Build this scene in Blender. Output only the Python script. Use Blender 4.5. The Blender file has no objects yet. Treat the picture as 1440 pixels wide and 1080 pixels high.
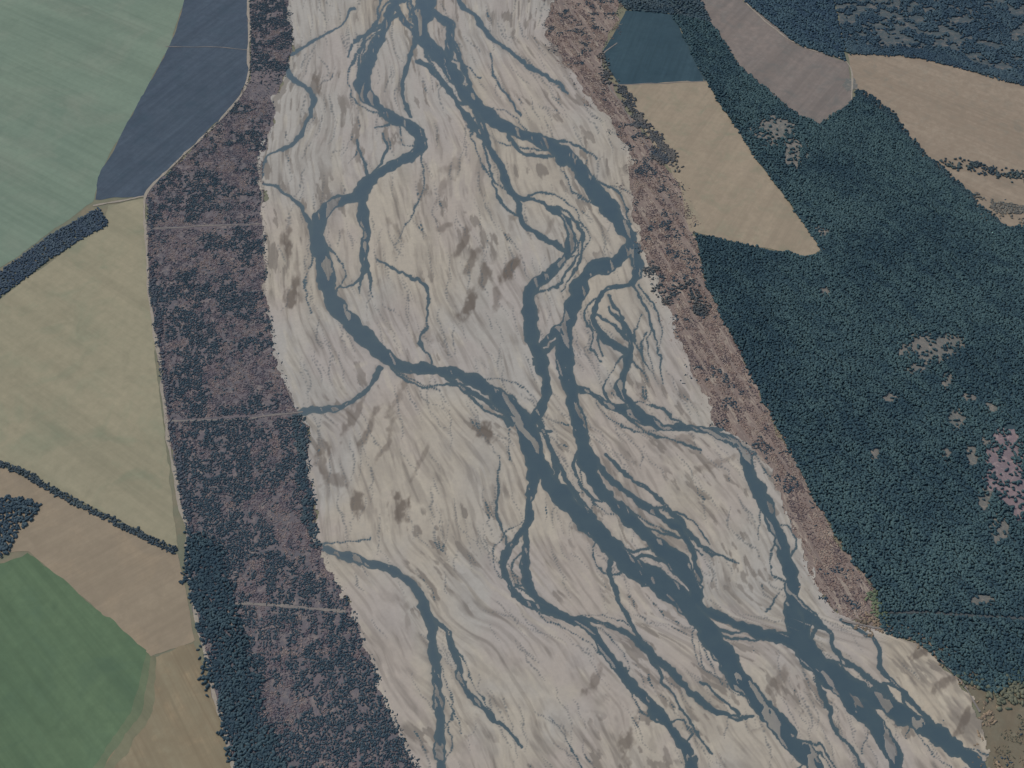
import bpy, bmesh, math, numpy as np
from mathutils import Vector
rng=np.random.default_rng(7)
# ------------------------------------------------------------ camera / survey
H=2050.0; TH=math.radians(50); TX=0.485
def P2W(x,y):
    x=np.asarray(x,float); y=np.asarray(y,float)
    xn=(x-720)/720*TX; yn=(540-y)/720*TX
    t=H/(math.sin(TH)-yn*math.cos(TH))
    return t*xn, t*(math.cos(TH)+yn*math.sin(TH))
sc=bpy.context.scene
cd=bpy.data.cameras.new("camera"); cam=bpy.data.objects.new("camera",cd); sc.collection.objects.link(cam)
cam.location=(0,0,H); cam.rotation_euler=(math.pi/2-TH,0,0)
cd.sensor_width=36; cd.lens=18/TX; cd.clip_start=1; cd.clip_end=300000
sc.camera=cam
sc.view_settings.view_transform='Standard'
try: sc.view_settings.look='None'
except: pass
sc.view_settings.exposure=0
SUN_EL=math.radians(48); SUN_AZ=math.radians(-50)
w=bpy.data.worlds.new("World"); sc.world=w; w.use_nodes=True
nt=w.node_tree; bg=nt.nodes['Background']; sk=nt.nodes.new('ShaderNodeTexSky')
sk.sky_type='NISHITA'; sk.sun_disc=False; sk.sun_elevation=SUN_EL; sk.sun_rotation=SUN_AZ
nt.links.new(sk.outputs[0],bg.inputs[0]); bg.inputs[1].default_value=0.15
sl=bpy.data.lights.new("sun",'SUN'); so=bpy.data.objects.new("sun",sl); sc.collection.objects.link(so)
sl.energy=2.35; sl.angle=math.radians(0.6); sl.color=(1,0.95,0.87)
d=Vector((math.sin(SUN_AZ)*math.cos(SUN_EL),math.cos(SUN_AZ)*math.cos(SUN_EL),math.sin(SUN_EL)))
so.rotation_euler=d.to_track_quat('Z','Y').to_euler(); so.location=(0,2000,1500)

# ------------------------------------------------------------ noise
TAB=rng.random((16,256,256))
def vn(x,y,s=0):
    t=TAB[s%16]; xi=np.floor(x).astype(int); yi=np.floor(y).astype(int)
    fx=x-xi; fy=y-yi; fx=fx*fx*(3-2*fx); fy=fy*fy*(3-2*fy)
    a=t[xi&255,yi&255]; b=t[(xi+1)&255,yi&255]; c=t[xi&255,(yi+1)&255]; e=t[(xi+1)&255,(yi+1)&255]
    return (a*(1-fx)+b*fx)*(1-fy)+(c*(1-fx)+e*fx)*fy
def fbm(x,y,o=4,s=0):
    v=0;a=.5;n=0
    for i in range(o):
        v=v+a*vn(x*2**i+17.3*i,y*2**i+5.1*i,s+i); n+=a; a*=.5
    return v/n
def sm(a,b,x):
    t=np.clip((x-a)/(b-a),0,1); return t*t*(3-2*t)
# ------------------------------------------------------------ colours
def C(r,g,b,k=1.0):
    f=lambda c:(c/255/12.92 if c/255<=.04045 else ((c/255+.055)/1.055)**2.4)
    return (f(r)*1.08*k+.006,f(g)*1.0*k+.008,f(b)*.86*k+.012)  # bluish offsets lift the darks, painting aerial haze into every colour
# ------------------------------------------------------------ materials
class NT:
    def __init__(s,name):
        s.m=bpy.data.materials.new(name); s.m.use_nodes=True; s.t=s.m.node_tree
        s.b=s.t.nodes['Principled BSDF']; s.b.inputs['Roughness'].default_value=.95
        s.b.inputs['Specular IOR Level'].default_value=.15
        s.co=s.t.nodes.new('ShaderNodeTexCoord')
    def n(s,k,**kw):
        n=s.t.nodes.new(k)
        for a,v in kw.items(): setattr(n,a,v)
        return n
    def l(s,a,b): s.t.links.new(a,b)
    def mapping(s,rot=0,scale=(1,1,1)):
        r=s.n('ShaderNodeMapping'); r.inputs['Rotation'].default_value=(0,0,rot); s.l(s.co.outputs['Object'],r.inputs[0])
        m=s.n('ShaderNodeMapping'); m.inputs['Scale'].default_value=scale; s.l(r.outputs[0],m.inputs[0]); return m.outputs[0]
    def noise(s,vec,sc_,det=4,rough=.55,dist=0,lo=.3,hi=.7):
        n=s.n('ShaderNodeTexNoise'); n.inputs['Scale'].default_value=sc_; n.inputs['Detail'].default_value=det
        n.inputs['Roughness'].default_value=rough; n.inputs['Distortion'].default_value=dist; s.l(vec,n.inputs['Vector'])
        r=s.n('ShaderNodeMapRange'); r.inputs[1].default_value=lo; r.inputs[2].default_value=hi; s.l(n.outputs[0],r.inputs[0])
        return r.outputs[0]
    def mix(s,f,a,b,bt='MIX',k=None):
        m=s.n('ShaderNodeMix',data_type='RGBA',blend_type=bt)
        if k is not None:
            q=s.n('ShaderNodeMath',operation='MULTIPLY'); s.l(f,q.inputs[0]); q.inputs[1].default_value=k; f=q.outputs[0]
        if isinstance(f,(int,float)): m.inputs[0].default_value=f
        else: s.l(f,m.inputs[0])
        for v,i in ((a,6),(b,7)):
            if isinstance(v,tuple): m.inputs[i].default_value=(*v[:3],1)
            else: s.l(v,m.inputs[i])
        return m.outputs[2]
    def out(s,c): s.l(c,s.b.inputs['Base Color']); return s.m
def field_mat(name,c1,c2,c3=None,rot=0.,row=14.,rowk=.25,big=.004,mott=.35):
    N=NT(name); o=N.mapping(rot)
    c=N.mix(N.noise(o,big,5,.6,.4),c1,c2)
    if c3: c=N.mix(N.noise(o,big*2.3,4,.6,.8,.5,.72),c,c3)
    st=N.mapping(rot,(1/row,1/(row*40),1))
    c=N.mix(N.noise(st,1,3,.7,0,.35,.68),c,tuple(v*.62 for v in c1),k=rowk)
    st2=N.mapping(rot,(1/(row*5),1/(row*60),1))
    c=N.mix(N.noise(st2,1,3,.6,0,.4,.7),c,tuple(min(1,v*1.35) for v in c2),k=rowk)
    c=N.mix(N.noise(o,.05,5,.7),c,tuple(v*.7 for v in c1),k=mott)
    c=N.mix(N.noise(o,.013,6,.7,.5,.52,.66),c,tuple(v*.72 for v in c1),k=mott*.8)
    return N.out(c)
def attr_mat(name,k=.35,sc_=.25):
    N=NT(name); a=N.n('ShaderNodeAttribute',attribute_name='tint')
    dk=N.mix(1.0,a.outputs[0],(.62,.64,.66),'MULTIPLY')
    c=N.mix(N.noise(N.co.outputs['Object'],sc_,4,.7),a.outputs[0],dk,k=k)
    return N.out(c)
# ------------------------------------------------------------ mesh helpers
def mesh_np(name,V,F,mat,smooth=False):
    me=bpy.data.meshes.new(name); V=np.ascontiguousarray(V,dtype=np.float32); F=np.ascontiguousarray(F,dtype=np.int32)
    me.vertices.add(len(V)); me.vertices.foreach_set('co',V.ravel())
    k=F.shape[1]; me.loops.add(F.size); me.loops.foreach_set('vertex_index',F.ravel())
    me.polygons.add(len(F)); me.polygons.foreach_set('loop_start',np.arange(0,F.size,k,dtype=np.int32))
    if smooth: me.polygons.foreach_set('use_smooth',np.ones(len(F),dtype=bool))
    me.update(calc_edges=True)
    me.materials.append(mat)
    ob=bpy.data.objects.new(name,me); sc.collection.objects.link(ob); return ob
def vcol(ob,name,arr):
    a=ob.data.color_attributes.new(name,'FLOAT_COLOR','POINT')
    c=np.ones((len(arr),4),dtype=np.float32); c[:,:arr.shape[1]]=arr; a.data.foreach_set('color',c.ravel())
def tag(ob,label,cat,kind=None,group=None):
    ob["label"]=label; ob["category"]=cat
    if kind: ob["kind"]=kind
    if group: ob["group"]=group
    return ob
def dens(P,step=7,jit=.9,closed=True):
    P=np.array(P,float); Q=[]
    n=len(P); m=n if closed else n-1
    for i in range(m):
        a=P[i]; b=P[(i+1)%n]; L=np.hypot(*(b-a)); k=max(1,int(L/step))
        nr=np.array([-(b-a)[1],(b-a)[0]])/max(L,1e-6)
        for j in range(k):
            q=a+(b-a)*j/k
            if jit: q=q+nr*(fbm(np.array(q[0]*.05),np.array(q[1]*.05),3,3)-.5)*jit*5+rng.normal(0,jit*.2,2)
            Q.append(q)
    return np.array(Q)
def sheet(name,P,z,mat,label,cat,jit=1.,kind='structure'):
    Q=dens(P,5,jit); X,Y=P2W(Q[:,0],Q[:,1])
    me=bpy.data.meshes.new(name); bm=bmesh.new()
    vs=[bm.verts.new((a,b,z)) for a,b in zip(X,Y)]
    f=bm.faces.new(vs); f.normal_update()
    if f.normal.z<0: f.normal_flip()
    bmesh.ops.triangulate(bm,faces=[f],ngon_method='EAR_CLIP')
    bad=[t for t in bm.faces if t.normal.z<0]
    if bad: bmesh.ops.delete(bm,geom=bad,context='FACES')
    bm.to_mesh(me); bm.free()
    me.materials.append(mat); ob=bpy.data.objects.new(name,me); sc.collection.objects.link(ob)
    return tag(ob,label,cat,kind)
def spline(P,step=3.):
    P=np.array(P,float); out=[]
    E=np.vstack([2*P[0]-P[1],P,2*P[-1]-P[-2]])
    for i in range(1,len(E)-2):
        a,b,c,e=E[i-1:i+3]; L=np.hypot(*(c-b)[:2]); k=max(2,int(L/step))
        for j in range(k):
            t=j/k; out.append(.5*((2*b)+(-a+c)*t+(2*a-5*b+4*c-e)*t*t+(-a+3*b-3*c+e)*t**3))
    out.append(P[-1]); return np.array(out)
def ribbon(name,P,wm,z,mat,label,cat='track'):
    S=spline(P,8); X,Y=P2W(S[:,0],S[:,1]); W=np.stack([X,Y],1)
    W+=(np.stack([vn(X*.02,Y*.02,1),vn(X*.02,Y*.02,2)],1)-.5)*7
    T=np.gradient(W,axis=0); T/=np.hypot(T[:,0],T[:,1])[:,None]; Nn=np.stack([-T[:,1],T[:,0]],1)
    hw=(wm/2*(.45+.9*rng.random(len(W))))[:,None]
    A=W+Nn*hw; B=W-Nn*hw; n=len(W)
    V=np.vstack([np.c_[A,np.full(n,z)],np.c_[B,np.full(n,z)]])
    F=np.array([[i+n,i+n+1,i+1,i] for i in range(n-1)])
    return tag(mesh_np(name,V,F,mat),label,cat,'structure')
def inpoly(x,y,P):
    P=np.asarray(P,float); r=np.zeros(x.shape,bool); j=len(P)-1
    for i in range(len(P)):
        xi,yi=P[i]; xj,yj=P[j]
        if yi!=yj:
            r^=((yi>y)!=(yj>y))&(x<(xj-xi)*(y-yi)/(yj-yi)+xi)
        j=i
    return r
def W2P(X,Y):
    ct,st=math.cos(TH),math.sin(TH)
    f=Y*ct+H*st; u=Y*st-H*ct
    return X/f/TX*720+720, 540-u/f/TX*720
def scatter(P,sp,rag=0.):
    P=np.array(P,float); X,Y=P2W(P[:,0],P[:,1])
    gx,gy=np.meshgrid(np.arange(X.min()-30,X.max()+30,sp),np.arange(Y.min()-30,Y.max()+30,sp))
    gx=gx.ravel()+rng.uniform(-.75,.75,gx.size)*sp; gy=gy.ravel()+rng.uniform(-.75,.75,gy.size)*sp
    ax=(fbm(gx/30,gy/30,3,1)-.5)*rag*3+rng.normal(0,1,gx.size)*rag*.4; ay=(fbm(gx/30,gy/30,3,7)-.5)*rag*3+rng.normal(0,1,gx.size)*rag*.4
    m=inpoly(gx+ax,gy+ay,np.stack([X,Y],1)); return gx[m],gy[m]
def ico(s):
    bm=bmesh.new(); bmesh.ops.create_icosphere(bm,subdivisions=s,radius=1)
    V=np.array([v.co[:] for v in bm.verts]); F=np.array([[v.index for v in f.verts] for f in bm.faces]); bm.free(); return V,F
ICO={1:ico(1),2:ico(2)}
def crowns(name,X,Y,R,Hh,col,mat,label,cat,lvl=1,z0=0.3,jit=.28,point=0.,ani=.35):
    V,F=ICO[lvl]; N=len(X); nv=len(V)
    a=rng.uniform(0,6.283,N); ca,sa=np.cos(a)[:,None],np.sin(a)[:,None]
    jr=1+rng.uniform(-jit,jit,(N,nv))
    e=np.exp(rng.uniform(-ani,ani,N))[:,None]
    vx=V[None,:,0]*jr*e; vy=V[None,:,1]*jr/e; vz=V[None,:,2]*jr
    if point:
        k=1-point*np.clip((vz+.2),0,1); vx=vx*k; vy=vy*k
    x=(vx*ca-vy*sa)*R[:,None]+X[:,None]; y=(vx*sa+vy*ca)*R[:,None]+Y[:,None]
    z=z0+(vz*.5+.5)*Hh[:,None]
    VV=np.stack([x,y,z],2).reshape(-1,3); FF=(F[None]+np.arange(N)[:,None,None]*nv).reshape(-1,3)
    ob=mesh_np(name,VV,FF,mat,smooth=True)
    cc=np.repeat(col,nv,axis=0)*(1+rng.uniform(-.12,.12,(N*nv,1)))
    vcol(ob,'tint',cc); return tag(ob,label,cat,'stuff')

# ------------------------------------------------------------ base ground
g=field_mat("ground_soil",C(120,118,98),C(105,110,95),C(135,120,100),.4,20,.2)
bm=bmesh.new(); me=bpy.data.meshes.new("ground"); S=90000
vs=[bm.verts.new(p) for p in ((-S,-S,0),(S,-S,0),(S,S,0),(-S,S,0))]; bm.faces.new(vs); bm.to_mesh(me); bm.free()
me.materials.append(g); go=bpy.data.objects.new("ground",me); sc.collection.objects.link(go)
tag(go,"flat olive-brown farmland plain around the river","ground","structure")

# ------------------------------------------------------------ fields
sheet("field",[(-500,-200),(300,-200),(266,-20),(240,62),(192,150),(142,240),(131,284),(0,378),(-500,700)],.3,
  field_mat("pale_green_crop",C(106,124,110),C(116,132,116),C(124,134,120),-1.0,16,.32,.002,.3),
  "large pale green crop field with faint tramlines","field")
sheet("field",[(-220,562),(0,420),(146,312),(152,288),(202,280),(209,400),(224,550),(240,680),(250,772),(120,708),(0,648),(-220,590)],.3,
  field_mat("olive_pasture",C(138,135,114),C(148,141,119),C(124,129,108),-.95,18,.3,.0035,.4),
  "dry olive-beige pasture bounded by a hedgerow","field")
sheet("field",[(-220,596),(0,655),(120,715),(250,780),(262,840),(275,902),(205,926),(130,852),(40,776),(-220,800)],.34,
  field_mat("tan_stubble",C(142,130,112),C(134,123,105),C(152,137,115),.95,12,.35,.004,.45),
  "tan stubble field beside a dark hedgerow","field")
sheet("field",[(208,926),(275,902),(302,985),(330,1090),(380,1280),(80,1280),(125,1100),(180,1000)],.36,
  field_mat("brown_stubble",C(140,127,104),C(118,112,92),C(156,139,112),-.6,9,.95,.008,.6),
  "streaky brown and straw coloured field","field",2.)
gcols=[((84,106,80),(92,112,84)),((96,109,84),(104,113,88)),((110,112,90),(118,116,94))]
gpol=[[(-500,810),(0,792),(40,776),(130,850),(206,914),(186,1000),(118,1100),(60,1280),(-500,1280)],
      [(196,908),(212,924),(200,1000),(134,1100),(80,1280),(50,1280),(112,1100),(180,1000)],
      [(206,922),(220,923),(216,1000),(150,1100),(100,1280),(76,1280),(130,1100),(196,1000)]]
glab=["lush dark green crop field with mown stripes","olive green headland of a crop field","faded olive grass margin of a crop field"]
for (a_,b_),P,l_,zz in zip(gcols,gpol,glab,(.44,.42,.40)):
    sheet("field",P,zz,field_mat("green_crop",C(*a_),C(*b_),C(a_[0]-8,a_[1]-8,a_[2]-2),-.8,14,.45,.004,.4),l_,"field",1.6)
plm=field_mat("young_plantation",C(66,78,92),C(74,86,98),C(60,76,88),.5,8,.45,.005,.55)
sheet("plantation_ground",[(300,-200),(350,-200),(350,108),(334,142),(260,217),(205,276),(135,281),(138,250),(192,150),(240,62),(266,-20)],.4,
  plm,"dark slate young plantation block beside a gravel track","plantation")
sheet("field",[(880,14),(948,20),(990,116),(872,120),(846,78)],.5,
  field_mat("teal_plantation",C(48,70,80),C(56,77,86),None,.3,8,.4,.006,.45),"dark blue-green square field of dense planting","field")
sheet("field",[(870,119),(992,114),(1035,180),(1062,222),(1110,285),(1154,352),(1140,362),(1060,346),(970,326),(955,260),(920,205)],.52,
  field_mat("tan_pasture",C(154,142,124),C(144,132,114),C(128,129,110),.5,12,.45,.008,.7),
  "dry tan triangular pasture tapering between plantations","field")
sheet("field",[(960,-200),(1030,-200),(1045,0),(1120,62),(1192,88),(1198,142),(1152,176),(1108,152),(1040,92),(1000,35),(972,-20)],.5,
  field_mat("grey_brown_field",C(118,112,108),C(128,117,110),C(106,107,104),.6,12,.45,.007,.6),
  "grey-brown fallow field among dark plantations","field")
sheet("field",[(1192,76),(1280,78),(1360,96),(1440,118),(1900,200),(1900,520),(1440,318),(1408,322),(1345,264),(1300,222),(1250,165),(1206,132)],.5,
  field_mat("dry_grassland",C(150,136,120),C(136,125,110),C(114,114,104),-.9,12,.7,.01,.9),
  "dry tan grassland with scattered tree lines","field")
sheet("field",[(1350,950),(1440,940),(1900,1000),(1900,1280),(1420,1280),(1392,1090),(1375,1000)],.4,
  field_mat("rough_grass",C(122,112,94),C(98,98,84),C(140,126,106),.5,10,.6,.02,.9),
  "rough olive grass margin beside the riverbed","field",2.5)

# ------------------------------------------------------------ riverbed
LY=[-200,-40,0,60,100,135,180,220,300,400,450,500,570,600,680,760,800,850,920,1000,1080,1280]
LX=[410,412,408,412,405,385,380,368,370,374,380,392,412,430,438,442,462,488,516,546,584,655]
RY=[-200,-40,0,50,100,140,170,210,260,300,345,375,430,490,550,600,622,660,710,770,830,866,884,905,950,1000,1060,1280]
RX=[800,782,776,770,802,832,862,886,884,892,908,914,936,962,986,1012,1050,1082,1104,1130,1152,1182,1235,1292,1342,1376,1388,1420]
CH=[]
def ch(pts): CH.append(pts)
ch([(600,-200,14),(575,-20,12),(560,0,12),(545,30,14),(525,70,17),(510,105,22),(515,133,22),(545,160,17),(580,180,18),(592,202,19),(575,222,17),(540,240,19),(517,257,22),(500,278,20),(468,290,20),(450,312,26),(448,342,26),(456,370,30),(460,402,30),(480,437,27),(505,467,28),(537,497,27),(570,515,20),(620,520,18),(670,538,20),(705,560,24),(735,590,30),(746,622,30),(752,660,30)])
ch([(508,262,18),(508,290,18),(516,330,18),(512,362,15),(518,395,7),(524,415,3)]); ch([(512,370,8),(505,400,4),(508,412,2)]); ch([(512,385,7),(490,402,5),(478,400,4)])
ch([(620,-200,40),(605,-20,36),(600,5,30),(592,32,26),(604,62,24),(628,92,20),(650,125,18),(675,155,20),(700,175,22),(740,190,18),(775,205,22),(810,235,26),(840,270,28),(865,305,26),(884,332,22),(886,346,22),(862,366,22),(832,383,22),(812,410,26),(802,445,30),(796,480,34),(796,520,32),(806,560,26),(815,600,24),(826,650,26),(846,690,22),(880,725,22),(920,760,24),(950,790,30),(975,822,32),(990,852,18),(1040,882,16),(1095,896,22),(1130,905,34)])
ch([(665,150,8),(680,185,10),(692,212,12),(706,242,15),(725,275,14),(750,283,7),(785,300,12),(802,330,17),(794,362,15),(770,388,15),(750,406,20),(744,440,24),(750,480,20),(765,520,18),(766,560,16),(750,592,18)])
ch([(725,280,10),(735,310,9),(760,333,10),(784,345,9),(795,358,8)])
ch([(755,495,12),(778,472,16),(800,450,18)]); ch([(752,510,6),(775,490,8),(792,478,10)])
ch([(746,595,28),(752,632,28),(770,670,32),(800,710,34),(840,750,36),(880,790,36),(930,822,38),(975,862,36),(1010,912,34),(1050,970,32),(1090,1015,34),(1130,1060,32),(1150,1090,30),(1230,1280,40)])
ch([(760,590,9),(778,630,9),(800,680,10),(830,720,10)]); ch([(750,600,8),(775,605,7)])
ch([(750,655,22),(746,700,14),(740,740,13),(714,772,12),(708,805,12),(730,840,13),(770,860,15),(815,876,15),(845,905,16),(880,950,17),(920,1000,17),(955,1040,18),(975,1080,20),(1030,1280,24)])
ch([(740,750,8),(738,800,15),(750,835,15),(790,865,11),(850,878,10),(890,900,11),(930,930,13),(965,965,13),(1000,1000,12),(1042,1012,9)])
ch([(850,770,8),(868,835,8),(895,890,8),(925,932,9),(955,955,8)])
ch([(820,612,8),(838,650,10),(866,682,11),(900,706,12),(938,728,12),(962,750,12),(975,785,12),(985,815,12)])
ch([(852,640,6),(880,665,7),(915,690,8),(950,725,8),(985,765,8),(1012,782,6),(1040,792,3)])
ch([(880,735,9),(905,745,11),(940,770,12),(960,800,16)]); ch([(870,790,7),(910,780,7),(950,800,8)])
ch([(812,545,9),(845,562,11),(880,580,13),(920,595,13),(970,604,13),(1020,612,13),(1045,635,16),(1055,670,20),(1075,705,24),(1090,745,25),(1105,790,25),(1115,830,25),(1116,870,28),(1125,900,36),(1160,945,36),(1200,985,34),(1240,1030,32),(1262,1080,28),(1320,1280,34)])
ch([(1140,920,28),(1200,965,24),(1250,995,30),(1300,1022,30),(1350,1056,26),(1385,1095,22),(1450,1280,22)])
ch([(1125,850,14),(1150,876,14),(1168,892,9),(1182,922,8),(1220,955,9),(1262,988,10)])
ch([(1180,875,5),(1230,905,7),(1240,945,8),(1282,985,9),(1322,1030,9),(1352,1058,8)])
ch([(1145,935,9),(1160,990,8),(1178,1030,6),(1205,1062,5),(1220,1100,4)])
ch([(1120,840,16),(1135,870,18),(1128,900,22)])
ch([(892,345,16),(896,375,15),(886,398,12),(852,408,10),(836,438,10),(840,468,11),(866,485,12),(882,500,9)])
ch([(886,398,7),(906,430,5),(914,460,5),(924,490,4),(932,535,3)]); ch([(858,432,6),(884,475,10),(876,520,14),(874,550,14),(895,578,12),(935,598,10)])
ch([(840,440,5),(860,455,6),(880,480,6)]); ch([(905,465,3),(900,500,4),(925,538,2)]); ch([(850,500,4),(838,470,6)]); ch([(900,440,3),(890,470,4),(900,500,3)])
ch([(856,418,4),(872,440,5),(876,470,5)]); ch([(915,455,3),(908,485,3),(918,520,2)]); ch([(828,450,4),(832,480,4),(846,508,3)]); ch([(898,400,4),(922,432,4),(930,465,3),(926,500,2)]); ch([(880,505,4),(900,520,3),(912,540,2)])
ch([(412,585,14),(440,577,13),(470,575,12),(500,560,9),(520,540,7),(534,518,8)])
ch([(370,255,5),(400,270,5),(425,292,7),(437,320,8),(442,345,10)])
ch([(500,10,4),(470,40,4),(430,65,6),(402,85,8),(412,112,9),(436,136,8),(430,175,7),(412,205,7),(382,218,5),(368,250,5)])
ch([(435,765,11),(475,780,15),(530,795,15),(575,820,17),(600,860,18),(610,910,16),(615,960,15),(620,1010,17),(620,1090,16),(640,1280,18)])
ch([(604,865,7),(635,900,11),(648,955,12),(680,1000,9),(715,1028,7),(735,1050,4)])
ch([(530,365,4),(570,385,5),(600,410,5),(602,450,4),(590,480,5),(606,508,5)])
ch([(618,524,7),(650,545,9),(690,565,9),(722,592,12)]); ch([(590,512,8),(625,528,8),(665,560,5),(720,600,6)])
ch([(660,-60,8),(650,0,8),(672,30,8),(700,60,8),(740,90,7),(780,110,6),(800,130,5)])
ch([(580,-60,8),(578,0,10),(586,40,9),(575,90,8),(568,130,7),(578,165,7)])
ch([(590,85,9),(620,112,9),(655,160,9),(690,212,10)]); ch([(610,20,14),(635,40,14),(630,80,14)]); ch([(560,10,8),(585,50,12),(610,75,12)]); ch([(640,60,9),(650,100,9),(668,140,10)])
ch([(690,75,4),(700,115,4),(730,160,5)]); ch([(560,20,6),(500,60,5),(490,80,4)]); ch([(540,185,4),(545,215,6),(522,245,6)]); ch([(498,195,4),(512,225,5),(515,245,5)]); ch([(530,180,3),(548,172,5)])
ch([(592,215,4),(598,260,3),(580,300,3),(555,345,2)])
ch([(780,640,6),(790,700,8)]); ch([(700,640,3),(700,720,4),(712,765,4)]); ch([(985,960,5),(1040,1005,6),(1060,1010,6)]); ch([(860,820,4),(905,905,5),(960,1000,5),(1000,1060,4)])
ch([(775,1010,2),(800,1045,3),(825,1090,4)]); ch([(1070,705,3),(1065,760,2)]); ch([(985,855,6),(960,840,10)])
def xLf(y): return np.interp(y,LY,LX)
def xRf(y): return np.interp(y,RY,RX)
BR=[]
for p in list(CH):
    wmx=max(q[2] for q in p)
    if wmx<12: continue
    S=spline(p,6.); n=len(S); k=int(n*6/ (72 if wmx>20 else 150))
    for _ in range(k):
        L=int(rng.uniform(8,24))
        if n-L-2<2: continue
        i=int(rng.integers(1,n-L-1)); seg=S[i:i+L]; T=np.gradient(seg[:,:2],axis=0); T/=np.hypot(T[:,0],T[:,1])[:,None]+1e-6
        t=np.linspace(0,1,L); A=rng.choice([-1,1])*(seg[:,2].mean()*.5+rng.uniform(6,16)); off=A*np.sin(math.pi*t)**.7+(vn(t*4+i*.7,t*0+i*3.1,3)-.5)*6
        if rng.random()<.3: off=A*t**.8*1.5
        x=seg[:,0]-T[:,1]*off; y=seg[:,1]+T[:,0]*off; wd=rng.uniform(1.8,4.2)
        BR.append([(a,b,wd*(.7+.6*rng.random())) for a,b in zip(x[::2],y[::2])])
DR=[]
for i in range(600):
    y=rng.uniform(-60,1080); v=rng.uniform(.02,.98); x=float(xLf(y)+(xRf(y)-xLf(y))*v); L=rng.uniform(12,60)*(.4+.6*(y+100)/1100)
    ang=rng.normal(.06,.2); p=[]; n=int(L/8)+3; wd=rng.uniform(.8,2.3)
    for k in range(n):
        x0=float(xLf(y)+(xRf(y)-xLf(y))*v); x1=float(xLf(y+8)+(xRf(y+8)-xLf(y+8))*v)
        sl_=(x1-x0)/8; a=math.atan2(sl_,1)+ang; x+=8*math.sin(a); y+=8*math.cos(a); ang=.8*ang+rng.normal(0,.2)
        p.append((x,y,wd*math.sin(math.pi*(k+.6)/(n+.2))))
    DR.append(p)
ST=1.15
gy=np.arange(-110,1225,ST); gx=np.arange(345,1475,ST); Y0=110
GX,GY=np.meshgrid(gx,gy)
wx=(fbm(GX/26,GY/26,4,1)-.5)*13; wy=(fbm(GX/26,GY/26,4,5)-.5)*13
wx+=(fbm(GX/7,GY/7,2,9)-.5)*4.5; wy+=(fbm(GX/7,GY/7,2,11)-.5)*4.5
WX=GX+wx; WY=GY+wy
def field_of(chs,pad,wk=1.0):
    f=np.full(GX.shape,-float(pad))
    for p in chs:
        S=spline(p,3.); S[:,2]=np.maximum(S[:,2],.3)
        wob=.76+.48*vn(S[:,0]/11,S[:,1]/11,2)
        for (x,y,wd),q in zip(S,wob):
            r=wd/2*q*wk; m=r+pad+12
            i0=max(0,int((y-m+Y0)/ST)); i1=int((y+m+Y0)/ST)+1; j0=max(0,int((x-m-345)/ST)); j1=int((x+m-345)/ST)+1
            if i1<=0 or j1<=0: continue
            a=WX[i0:i1,j0:j1]
            if a.size==0: continue
            d_=r-np.hypot(a-x,WY[i0:i1,j0:j1]-y)
            np.maximum(f[i0:i1,j0:j1],d_,out=f[i0:i1,j0:j1])
    return f
f1=field_of(CH,20,.82)
f1=np.maximum(f1,field_of(BR,6,1.0))
f2=field_of(DR,5)
XL=xLf(GY); XR=xRf(GY); V_=(GX-XL)/(XR-XL)
we=(fbm(GX/14,GY/14,4,4)-.5)*26
inside=(GX+we>XL)&(GX+we<XR)
wv=(fbm(GX/90,GY/110,2,6)-.5)*.06
VV_=V_+wv-GY/4200.
s1=fbm(VV_*34,GY/60,4,2)
s2=fbm(VV_*80,GY/30,3,8)
s3=fbm(VV_*10,GY/120,4,12)
s4=fbm(VV_*60+31,GY/24,4,1)
s5=fbm(VV_*125,GY/45,3,10)
tanm=.15+.6*sm(.38,.64,fbm(GX/140,GY/170,4,7)+.18*sm(450,900,GY)*(1-sm(.5,.85,V_))-.04)
corner=sm(1215,1290,GX-.25*(GY-880))*sm(870,910,GY)*(1-sm(-6,2,f1))
tanm=np.clip(tanm+corner,0,1)
pink=sm(.46,.66,fbm(GX/80,GY/100,4,10))
scarm=sm(.42,.60,fbm(GX/75,GY/75,3,3))
dark=.26*sm(.50,.74,s1)+.36*sm(.54,.75,s2)+.46*sm(.54,.76,s5)+corner*.5*sm(.45,.6,s2)
dark+=sm(.62,.67,s4)*scarm*.8
damp=sm(-1.2,.3,f2)*.75
patches=[(650,335,8,24,-.35,.85),(664,368,7,24,-.5,.75),(682,392,9,28,-.45,.8),(698,425,6,22,-.2,.65),(660,428,10,24,-.55,1),(716,378,10,20,-.5,1),(682,612,15,15,0,1),(562,716,14,22,.1,.95),(498,704,12,26,.1,.9),
 (412,410,11,24,-.3,.95),(405,345,8,22,0,.8),(880,1050,11,28,-.1,.8),(835,960,8,26,-.5,.7),(1090,960,13,24,-.6,.6),(455,640,9,34,0,.75),(470,675,20,9,0,.65),(745,660,6,10,0,.8),(575,870,5,20,0,.4),(905,755,10,8,0,.6),
 (560,560,7,40,-.5,.65),(520,600,6,34,-.4,.75),(490,590,6,26,-.3,.75),(500,580,6,36,-.5,.7),(545,620,5,30,-.4,.6),(590,650,4,30,-.4,.5),(1330,960,24,7,.7,.8),(1355,1010,8,26,-.5,.8),(1300,915,26,6,.5,.8),(630,318,20,7,.3,.6),(725,300,6,18,-.4,.6),(620,270,5,22,-.5,.5),(445,120,6,16,.3,.6),(770,320,6,22,-.3,.5),(1010,650,34,6,.3,.5),(960,620,24,6,.2,.5),(600,470,12,12,0,.4),(560,330,5,24,.5,.5),(420,390,5,40,.1,.4),(640,230,20,6,.5,.4)]
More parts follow.
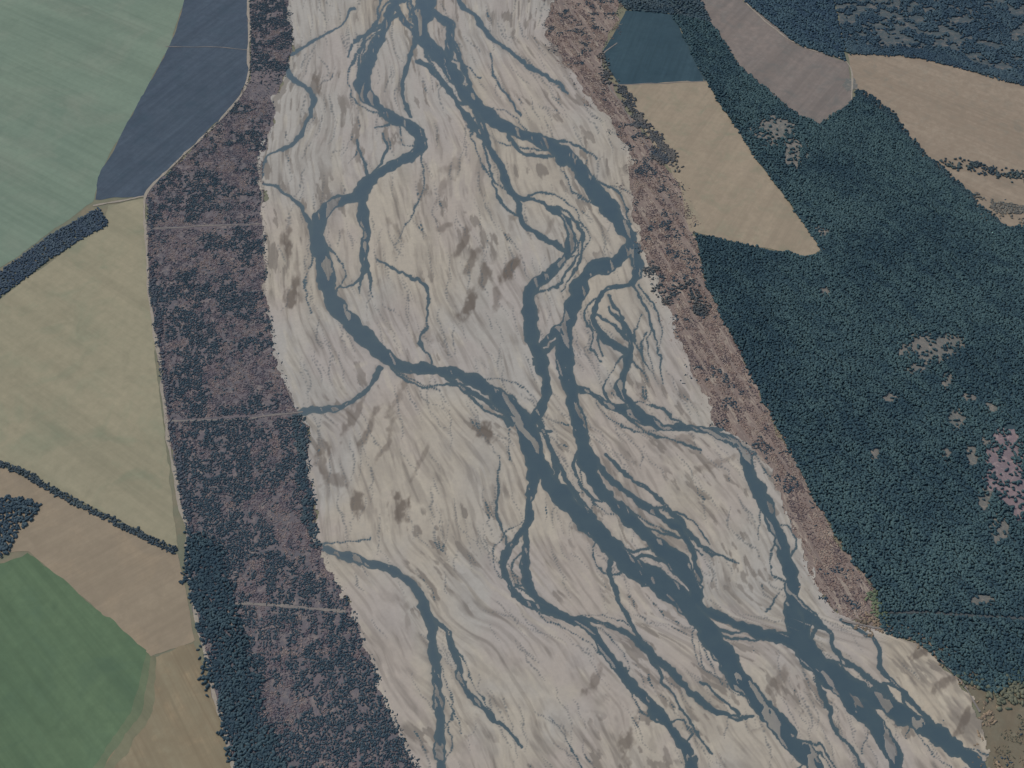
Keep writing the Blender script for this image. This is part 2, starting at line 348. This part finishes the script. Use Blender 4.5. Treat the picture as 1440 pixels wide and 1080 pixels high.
pale=[(400,362,6,14,0,.8),(505,515,14,5,.6,.6),(1290,940,24,9,-.5,.9),(1330,985,14,10,-.5,.8),(1170,1050,30,10,-.8,.5),(740,720,6,40,0,.6),(960,655,34,12,-.2,.5),(840,300,20,60,-.6,.35),(520,350,20,40,0,.3),(700,1000,40,20,-.3,.5),(620,560,60,20,-.3,.35),(430,450,20,60,-.2,.35)]
pn=fbm(GX/8,GY/12,4,5)-.5
def blobs(L,nk,lo=.7):
    r=np.zeros(GX.shape)
    for x,y,a,b,t,s in L:
        dx=WX-x; dy=WY-y; u=dx*math.cos(t)-dy*math.sin(t); v=dx*math.sin(t)+dy*math.cos(t)
        r=np.maximum(r,s*(1-sm(lo,1.2,np.hypot(u/a,v/b)+pn*nk)))
    return r
pb=blobs(patches,2.0,.45); pl=blobs(pale,1.2)
wet=np.maximum(sm(-1.3,.2,f1)*.6,damp)
wet=np.maximum(wet,sm(-7,0,f1)*sm(.45,.7,s3)*.22)
pl=np.maximum(pl,sm(.6,.74,fbm(VV_*60+9,GY/34,3,13))*.55)
WL=.9
bar=1-np.exp(np.minimum(f1,0)/9)
hgt=WL+bar*(1.0+1.4*(s1-.4)+1.0*(s2-.5)+1.6*(s3-.5)-1.2*sm(.6,.7,s4)*scarm)
hgt=np.where(f1<=0,np.maximum(hgt,WL+.02+.1*bar),WL-np.minimum(f1*.14,1.2))
hgt-=np.where(f1<=0,1,0)*bar*sm(-2,1,f2)*.5
sh=fbm(V_*62,GY/34,3,14)
shm=(f1>2.5)&(sh>.65)
hgt=np.where(shm,WL+(sh-.65)*3,hgt)
PX,PY=P2W(GX,GY)
nr,nc=GX.shape; idx=np.arange(nr*nc).reshape(nr,nc)
quad=np.stack([idx[1:,:-1],idx[1:,1:],idx[:-1,1:],idx[:-1,:-1]],-1).reshape(-1,4)
keep=(inside[1:,:-1]&inside[1:,1:]&inside[:-1,1:]&inside[:-1,:-1]).ravel()
def sub(quads,Z,mats,name,attrs):
    u,inv=np.unique(quads,return_inverse=True)
    V=np.stack([PX.ravel()[u],PY.ravel()[u],Z.ravel()[u]],1)
    ob=mesh_np(name,V,inv.reshape(-1,4),mats,True)
    for k,a in attrs.items(): vcol(ob,k,np.stack([q.ravel()[u] for q in a],1))
    return ob
N=NT("river_gravel"); A=N.n('ShaderNodeAttribute',attribute_name='bedmask'); B=N.n('ShaderNodeAttribute',attribute_name='bedtone')
sa=N.n('ShaderNodeSeparateColor'); N.l(A.outputs[0],sa.inputs[0]); sb=N.n('ShaderNodeSeparateColor'); N.l(B.outputs[0],sb.inputs[0])
c=N.mix(sa.outputs[0],C(162,160,157),C(171,161,145))
c=N.mix(sb.outputs[0],c,C(162,152,148),k=.5)
c=N.mix(sb.outputs[1],c,C(186,178,162),k=.6)
c=N.mix(N.noise(N.co.outputs['Object'],.07,6,.8),c,C(132,129,124),k=.4)
c=N.mix(sa.outputs[1],c,C(108,102,95),k=.78)
c=N.mix(sb.outputs[2],c,C(92,83,74),k=.85)
c=N.mix(sa.outputs[2],c,C(80,88,92),k=.9)
gm=N.out(c)
dark=np.clip(dark,0,1)
sub(quad[keep],hgt,gm,"riverbed",{'bedmask':(tanm,dark,np.clip(wet,0,1)),'bedtone':(pink,pl,pb)})
tag(bpy.data.objects["riverbed"],"wide grey-beige gravel riverbed with sand bars and damp streaks","riverbed","structure")
low=(hgt<WL+.25); kw=keep&(low[1:,:-1]|low[1:,1:]|low[:-1,1:]|low[:-1,:-1]).ravel()
N=NT("river_water_surface"); A=N.n('ShaderNodeAttribute',attribute_name='depth')
sa=N.n('ShaderNodeSeparateColor'); N.l(A.outputs[0],sa.inputs[0])
c=N.mix(sa.outputs[0],C(68,82,86),C(58,75,84))
c=N.mix(N.noise(N.co.outputs['Object'],.02,5,.6),c,C(70,86,91),k=.5)
N.b.inputs['Roughness'].default_value=.3; N.b.inputs['Specular IOR Level'].default_value=.3
wm=N.out(c)
sub(quad[kw],np.full(GX.shape,WL),wm,"river_water",{'depth':(sm(0,5,f1),s2,s3)})
tag(bpy.data.objects["river_water"],"braided slate-blue river channels winding between gravel bars","river","structure")

# ------------------------------------------------------------ scrub corridors
def floor_mat(name,a,b,c3,rot=0,str_=(1,1,1)):
    N=NT(name); m=N.mapping(rot,str_)
    c=N.mix(N.noise(m,.012,6,.65,.6),a,b); c=N.mix(N.noise(m,.05,5,.75,1.2,.5,.68),c,c3,k=.9)
    c=N.mix(N.noise(m,.11,4,.8,.5),c,tuple(v*.5 for v in a),k=.5); return N.out(c)
corr=[(350,-200),(412,-200),(410,0),(412,60),(404,100),(388,135),(382,180),(370,220),(372,300),(376,400),(382,450),(394,500),(414,570),(434,600),(442,680),(446,760),(468,800),(494,850),(522,920),(553,1000),(590,1080),(662,1280),(390,1280),(330,1085),(300,970),(276,870),(262,790),(262,745),(250,690),(236,600),(222,500),(209,400),(206,275),(258,220),(333,145),(352,105)]
sheet("scrub_ground",corr,.55,floor_mat("scrub_soil",C(110,102,106),C(90,92,98),C(142,132,126)),"purplish-brown scrubby river margin","scrubland",3.)
rs=[(800,-200),(840,-200),(870,10),(872,30),(842,72),(852,112),(884,162),(922,212),(960,262),(978,330),(992,400),(1022,460),(1062,540),(1112,640),(1152,710),(1192,780),(1238,836),(1232,868),(1236,886),(1182,870),(1150,832),(1128,770),(1102,710),(1080,660),(1050,624),(1008,600),(984,550),(958,490),(932,430),(910,375),(904,345),(888,300),(880,260),(880,210),(856,170),(826,140),(796,100),(764,50),(770,0),(776,-40)]
rs_floor=[(x-14 if 20<i<40 else x,y) for i,(x,y) in enumerate(rs)]
bx,by=P2W([930,1180],[400,800]); BROT=math.atan2(-(bx[1]-bx[0]),-(by[1]-by[0]))
sheet("scrub_ground",rs_floor,.5,floor_mat("bank_soil",C(136,120,112),C(112,103,100),C(174,164,150),BROT,(2.2,.4,1)),"rusty-brown bank strip with bare scrub","scrubland",4.)
# ------------------------------------------------------------ forest floors
ff=NT("forest_floor_shade"); cfl=ff.mix(ff.noise(ff.co.outputs['Object'],.02,5,.6),C(50,69,76),C(58,74,79)); ff=ff.out(cfl)  # dark shade between crowns is put into the floor colour
big=[(978,328),(1060,347),(1142,362),(1160,350),(1146,300),(1120,200),(1152,176),(1198,142),(1206,132),(1250,165),(1300,222),(1345,264),(1408,322),(1440,318),(1900,520),(1900,1000),(1440,958),(1392,975),(1345,950),(1292,905),(1236,886),(1236,836),(1192,780),(1152,710),(1112,640),(1062,540),(1022,460),(992,400)]
strip=[(946,20),(1000,32),(1040,92),(1108,152),(1152,176),(1125,205),(1146,300),(1168,330),(1156,352),(1110,285),(1062,222),(992,114)]
topf=[(1030,-200),(1190,-200),(1172,0),(1190,86),(1120,62),(1045,0)]
topr=[(1190,-200),(1900,-200),(1900,200),(1440,118),(1360,96),(1280,78),(1190,74),(1174,0)]
topm=[(850,-200),(960,-200),(974,-20),(1000,32),(946,20),(880,14),(868,0)]
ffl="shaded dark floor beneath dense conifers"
tr_floor=floor_mat("glade_soil",C(82,92,94),C(66,80,88),C(136,126,118),1.4,(1.3,.6,1))
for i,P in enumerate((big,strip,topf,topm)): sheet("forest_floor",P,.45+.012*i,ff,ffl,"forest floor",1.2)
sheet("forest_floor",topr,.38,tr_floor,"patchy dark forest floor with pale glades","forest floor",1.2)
cl=[(1305,492,34,17),(1342,478,16,10),(1412,652,26,40),(1440,700,24,28),(1345,590,11,14),(1368,640,8,12),(1160,410,8,6),(1385,700,9,14),(1395,575,12,8),(1285,518,12,8),(1090,185,28,18),(1120,215,15,15),(1405,745,12,16),(1380,845,16,6),(1155,325,10,8),(1195,120,8,8),(1250,560,8,5),(1360,560,10,5),(1330,535,7,12),(1230,640,5,7),(1330,640,6,8),(1385,620,7,7)]
clm=floor_mat("clearing_soil",C(118,114,109),C(94,102,101),C(148,139,129)); clp=floor_mat("pink_clearing_soil",C(134,117,121),C(112,105,111),C(158,143,143))
for i,(x,y,a,b) in enumerate(cl):
    th=np.linspace(0,6.283,60,endpoint=False); rr=.6+1.2*fbm(np.cos(th)*2.6+i*7+50,np.sin(th)*2.6+i*3+50,3,3)
    lab="pinkish bare clearing among conifers" if i in (2,3) else "pale brown clearing among dark conifers"
    sheet("clearing",list(zip(x+a*rr*np.cos(th),y+b*rr*np.sin(th))),.75+.02*i,clp if i in (2,3) else clm,lab,"clearing",0)
def clmask(px,py):
    k=np.zeros(px.shape); nn=(fbm(px/8,py/8,3,3)-.5)*2.2
    for x,y,a,b in cl: k=np.maximum(k,1-sm(.7,1.5,np.hypot((px-x)/a,(py-y)/b)+nn))
    return k
fm=attr_mat("conifer_foliage",.35,.12); bmz=attr_mat("scrub_foliage",.35,.2)
def forest(name,P,sp,label,cA=(46,68,77),cB=(68,91,95),clr=True,hh=(4,8),thr=.0,lvl=1,rag=5):
    X,Y=scatter(P,sp,rag); px,py=W2P(X,Y)
    dn=fbm(X/60,Y/60,3,2); m=rng.random(X.size)>thr*sm(.5,.35,dn)
    if P is big:
        m&=abs(py-np.interp(px,[1236,1300,1440,1700],[862,862,870,885]))>2.2
    if clr: m&=rng.random(X.size)>clmask(px,py)*.9
    if P is topr:
        edge=sm(4,20,np.interp(px,[1180,1280,1440],[74,78,118])-py)
        m&=(fbm(X/80,Y/60,5,6)-.16*(1-edge)<.52)|(fbm(X/22,Y/22,3,2)>.58)
    X=X[m];Y=Y[m]
    u=X*.82+Y*.57; v=-X*.57+Y*.82           # planting rows run obliquely
    n1=.5*fbm(X/20,Y/28,3,4)+.5*fbm(u/13,v/90,3,6); n2=fbm(X/200,Y/200,5,9); N_=len(X)
    R=sp*(.70+.55*rng.random(N_)**2); hh_=hh[0]+(hh[1]-hh[0])*sm(.3,.7,n1)+rng.uniform(-1.1,1.1,N_)
    t=np.clip(.5+(n1-.5)*2.6+(n2-.5)*1.8+rng.normal(0,.08,N_),0,1)[:,None]
    col=np.array(C(*cA))*(1-t)+np.array(C(*cB))*t
    return crowns(name,X,Y,R,hh_,col,fm,label,"forest",lvl,point=.35,ani=.5)
forest("forest",big,4.7,"dense dark blue-green conifer forest with small clearings")
forest("forest",strip,5.2,"dark conifer belt between dry fields",thr=.3)
forest("forest",topf,6.2,"dark conifer block beside a fallow field",(50,70,86),(66,88,98))
forest("forest",topr,6.0,"patchy dark woodland with pale glades",(50,70,84),(70,90,100),thr=.3)
forest("forest",topm,6.2,"dark woodland at the river margin",(54,72,82),(82,94,98),thr=.6)
forest("forest",[(1380,985),(1345,950),(1392,960),(1440,945),(1600,955),(1600,1040),(1440,990),(1400,1000)],6,"thin olive woodland edge near the riverbed",(68,84,74),(100,102,86),rag=18,thr=1.0,hh=(3,5))
dkw=[(262,745),(300,765),(322,800),(326,850),(345,905),(362,980),(400,1085),(470,1280),(392,1280),(332,1085),(302,970),(278,870),(264,790)]
forest("woodland",dkw,4.8,"dark woodland band beside a farm track",(48,66,76),(66,85,92),False,(3,6),rag=18)
forest("woodland",[(0,702),(30,698),(58,712),(40,738),(22,752),(0,792),(-120,780),(-120,700)],5.2,"small dark copse in a stubble field",(52,68,80),(68,84,92),False,(3,6),thr=.5,rag=8)
def belt(P,wpx,sp,label,cA,cB,hh=(4,7),name="shelterbelt",rag=3,thr=.3):
    S=spline([(a,b) for a,b in P],6); T=np.gradient(S,axis=0); T/=np.hypot(T[:,0],T[:,1])[:,None]
    Nn=np.stack([-T[:,1],T[:,0]],1); L=S+Nn*wpx/2; R=S-Nn*wpx/2
    poly=[tuple(p) for p in L]+[tuple(p) for p in R[::-1]]
    return forest(name,poly,sp,label,cA,cB,False,hh,rag=rag,thr=thr)
belt([(-220,552),(0,400),(70,348),(146,304)],28,4.6,"dark slate shelterbelt between two fields",(64,78,92),(80,94,104),thr=0,hh=(3,5))
belt([(-220,592),(0,652),(80,692),(170,738),(248,776)],9,4,"thin dark hedgerow between dry fields",(58,70,78),(74,86,90),(2.5,4.5),"hedgerow")
belt([(1325,225),(1370,236),(1440,250),(1600,290)],13,5,"dark tree line crossing dry grassland",(56,70,78),(80,92,90),rag=12,thr=.9)
belt([(1370,285),(1400,300),(1440,300),(1600,330)],24,5.2,"mottled shrubs over dry grassland",(84,90,90),(112,108,100),(2,4),"hedgerow",20,1.)
belt([(1192,70),(1280,74),(1360,92),(1440,114),(1700,170)],14,5.5,"dark tree line along a dry field edge",(50,68,82),(68,86,94))
belt([(1206,128),(1250,162),(1300,220),(1345,262),(1410,322)],10,5.5,"conifer edge of a tan grassland",(44,64,73),(60,79,85),rag=7)
belt([(846,76),(856,112),(874,122),(905,180),(940,215),(955,240)],10,5,"ragged tree line beside a tan pasture",(66,74,80),(100,98,94),(2,5),"hedgerow",12,.9)
belt([(212,285),(216,400),(230,500),(243,600),(258,690),(272,750)],6,4.5,"dark hedge along the farm track",(60,70,80),(84,88,96),(2,4),"hedgerow",6,.6)
belt([(418,585),(424,640),(432,700),(444,770)],14,4.5,"dark bank-side bushes at the riverbed edge",(52,68,78),(72,86,92),(2,4),"hedgerow",9)
belt([(916,375),(940,420),(965,400),(990,440)],16,4.8,"dark bush clump on the river bank",(58,70,76),(88,88,86),(2,5),"hedgerow",14,.9)
belt([(890,170),(920,205),(945,240)],26,5.,"dark trees on the river bank",(60,72,82),(94,92,90),(2,5),"hedgerow",14,1.)
belt([(1210,872),(1292,896),(1345,940),(1386,1000),(1398,1070),(1420,1200)],18,4.4,"rusty scrub fringe around the sandy bank",(98,90,78),(136,120,102),(1.2,2.6),"hedgerow",20,1.)
belt([(1225,835),(1235,850),(1245,872)],14,4.5,"small olive bushes at the bank",(86,100,80),(106,116,90),(2,3.5),"hedgerow",8,.4)
def scrub(P,sp,label,darkf,palette,rot=None,thin=.15,rag=4,rough=False):
    X,Y=scatter(P,sp,rag); px,py=W2P(X,Y)
    n=fbm(X/22,Y/22,3,3); m=(rng.random(X.size)>thin*sm(.6,.4,n)*2)
    road=np.minimum.reduce([np.where((px>200)&(px<430),abs(py-np.interp(px,[205,365],[322,315])),99),np.where((px>230)&(px<430),abs(py-np.interp(px,[235,425],[592,581])),99),np.where((px>318)&(px<490),abs(py-np.interp(px,[320,400,485],[849,852,860])),99)])
    m&=road>1.2+2*rng.random(X.size)
    m&=~((py>100)&(py<142)&(px>350)&(px<412)&(rng.random(X.size)<.8))
    df=darkf(px,py,X,Y); isd=rng.random(X.size)<df
    if rot is not None:
        u=X*math.cos(rot)-Y*math.sin(rot); v=X*math.sin(rot)+Y*math.cos(rot)
        m&=(.7*fbm(u/9,v/120,4,7)+.3*fbm(X/20,Y/20,4,3)>.475)|isd
    elif rough:
        m&=fbm(X/30,Y/30,4,7)>.5
    else:
        r1=np.abs(fbm(X/38,Y/52,4,11)-.5); r2=np.abs(fbm(X/22,Y/30,3,2)-.5)
        m&=((r1>.016)&(r2>.012))|(isd&(rng.random(X.size)<.8))
        m&=(fbm(X/12,Y/18,3,1)>.33)
    X=X[m];Y=Y[m];px=px[m];py=py[m];isd=isd[m];N_=len(X)
    pal=np.array([C(*q) for q in palette])
    sel=np.clip(fbm(X/26,Y/26,5,9)*2.4-.7+rng.normal(0,.12,N_),0,.999); col=pal[(sel*len(pal)).astype(int)]
    dk=np.array([C(56,73,84),C(63,79,88),C(50,67,78),C(70,83,92)])[rng.integers(0,4,N_)]
    col=np.where(isd[:,None],dk,col)
    R=np.where(isd,rng.uniform(1.4,3.0,N_),rng.uniform(1.1,2.3,N_)); hh=np.where(isd,rng.uniform(1.0,2.6,N_),rng.uniform(.5,1.5,N_))
    return crowns("scrub",X,Y,R,hh,col,bmz,label,"scrub",1,z0=.4,jit=.35,ani=.8)
def dleft(px,py,X,Y):
    n=.55*fbm(X/80,Y/80,5,5)+.45*fbm(X/22,Y/30,4,8)
    xm=np.interp(py,[590,700,850,1080],[350,355,440,490])
    b=np.full(px.shape,.16)
    b=np.where(py>590,np.where(px<xm,.9,.3),b); b=np.where(py>860,.78,b)
    b=np.where((py<110)&(px<412),.85,b); b=np.where((py>400)&(py<590)&(px<285),.5,b)
    q=b+(n-.5)*5.5
    return np.clip(sm(0,.9,q)*.96,0.03,.95)
scrub(corr,3.2,"dull mauve bare shrubs mixed with dark blue-green bushes",dleft,[(80,80,90),(93,86,95),(105,94,99),(117,104,105),(134,120,116)])
scrub(rs,3.5,"rusty-brown leafless shrubs on the river bank",lambda px,py,X,Y:np.clip(sm(.56,.68,.6*fbm(X/50,Y/50,4,6)+.4*fbm(X/16,Y/16,3,2)),0,.7),[(94,84,87),(106,92,90),(119,101,95),(132,113,105),(150,135,124)],BROT,rag=24)
scrub([(1392,960),(1440,950),(1600,960),(1600,1200),(1430,1200),(1398,1090),(1385,1010)],4.2,"rough brown-green scrub beside the sandy bank",lambda px,py,X,Y:np.clip((fbm(X/40,Y/40,3,6)-.5)*2.,0,.4),[(86,88,76),(98,96,80),(112,102,86),(126,112,94)],rag=18,rough=True)
# ------------------------------------------------------------ tracks
tm=floor_mat("gravel_track",C(156,148,138),C(142,136,126),C(168,160,148)); tf=floor_mat("faint_track",C(130,124,119),C(118,114,112),C(140,133,126))
L1="pale gravel farm track bordering the scrubland"
ribbon("gravel_track",[(352,-200),(350,-20),(350,60),(349,105),(333,143),(257,220),(206,275),(207,340),(209,400),(222,500),(235,600),(249,690),(263,748),(264,800),(277,872),(301,970),(331,1085),(390,1280)],8.5,1.0,tm,L1)
ribbon("dirt_track",[(206,322),(290,318),(366,315)],4,1.1,tf,"thin dirt track crossing the scrub")
ribbon("dirt_track",[(236,593),(330,590),(426,579)],5,1.1,tf,"pale dirt track crossing the scrub to the river")
ribbon("dirt_track",[(318,852),(345,848),(400,852),(486,860)],8,1.1,tf,"sandy dirt track through dark bushes")
ribbon("dirt_track",[(262,750),(300,800),(322,860),(340,915)],5,1.12,tf,"faint dirt track through dark woodland")
ribbon("dirt_track",[(366,205),(369,300),(374,400),(390,500),(414,572)],5,1.14,tf,"faint dirt track on top of the bank")
ribbon("dirt_track",[(232,66),(290,66),(348,70)],3,1.1,tf,"faint dirt track across a dark plantation")
ribbon("dirt_track",[(132,290),(170,282),(204,277)],7,1.1,tm,"short pale track joining the field corner")
ribbon("dirt_track",[(290,190),(330,198),(370,204)],3.5,1.1,tf,"faint dirt track across grey scrub")
ribbon("dirt_track",[(975,-20),(1000,32),(1040,92),(1108,152)],5,1.1,tf,"thin track along the fallow field edge")
ribbon("dirt_track",[(1030,-60),(1047,0),(1120,62),(1192,88),(1198,140)],6,1.1,tm,"pale track between dark forest and field")
ribbon("forest_road",[(1236,862),(1300,862),(1440,870),(1700,885)],7,1.3,floor_mat("dark_grey_road",C(72,80,84),C(80,86,88),C(96,98,96)),"narrow straight forest road cutting through conifers","road")  # grey mix, darker and bluer than the gravel tracks
ribbon("dirt_track",[(868,60),(846,80),(853,113),(890,175),(915,215),(908,240)],5,1.12,tf,"sandy track winding along the bank")
ribbon("dirt_track",[(872,119),(940,117),(992,114)],4,1.1,tf,"pale track along the top of a pasture")
ribbon("dirt_track",[(1184,872),(1232,884),(1292,902),(1342,946),(1378,1000)],4,2.6,tf,"faint sandy track around the river bend")
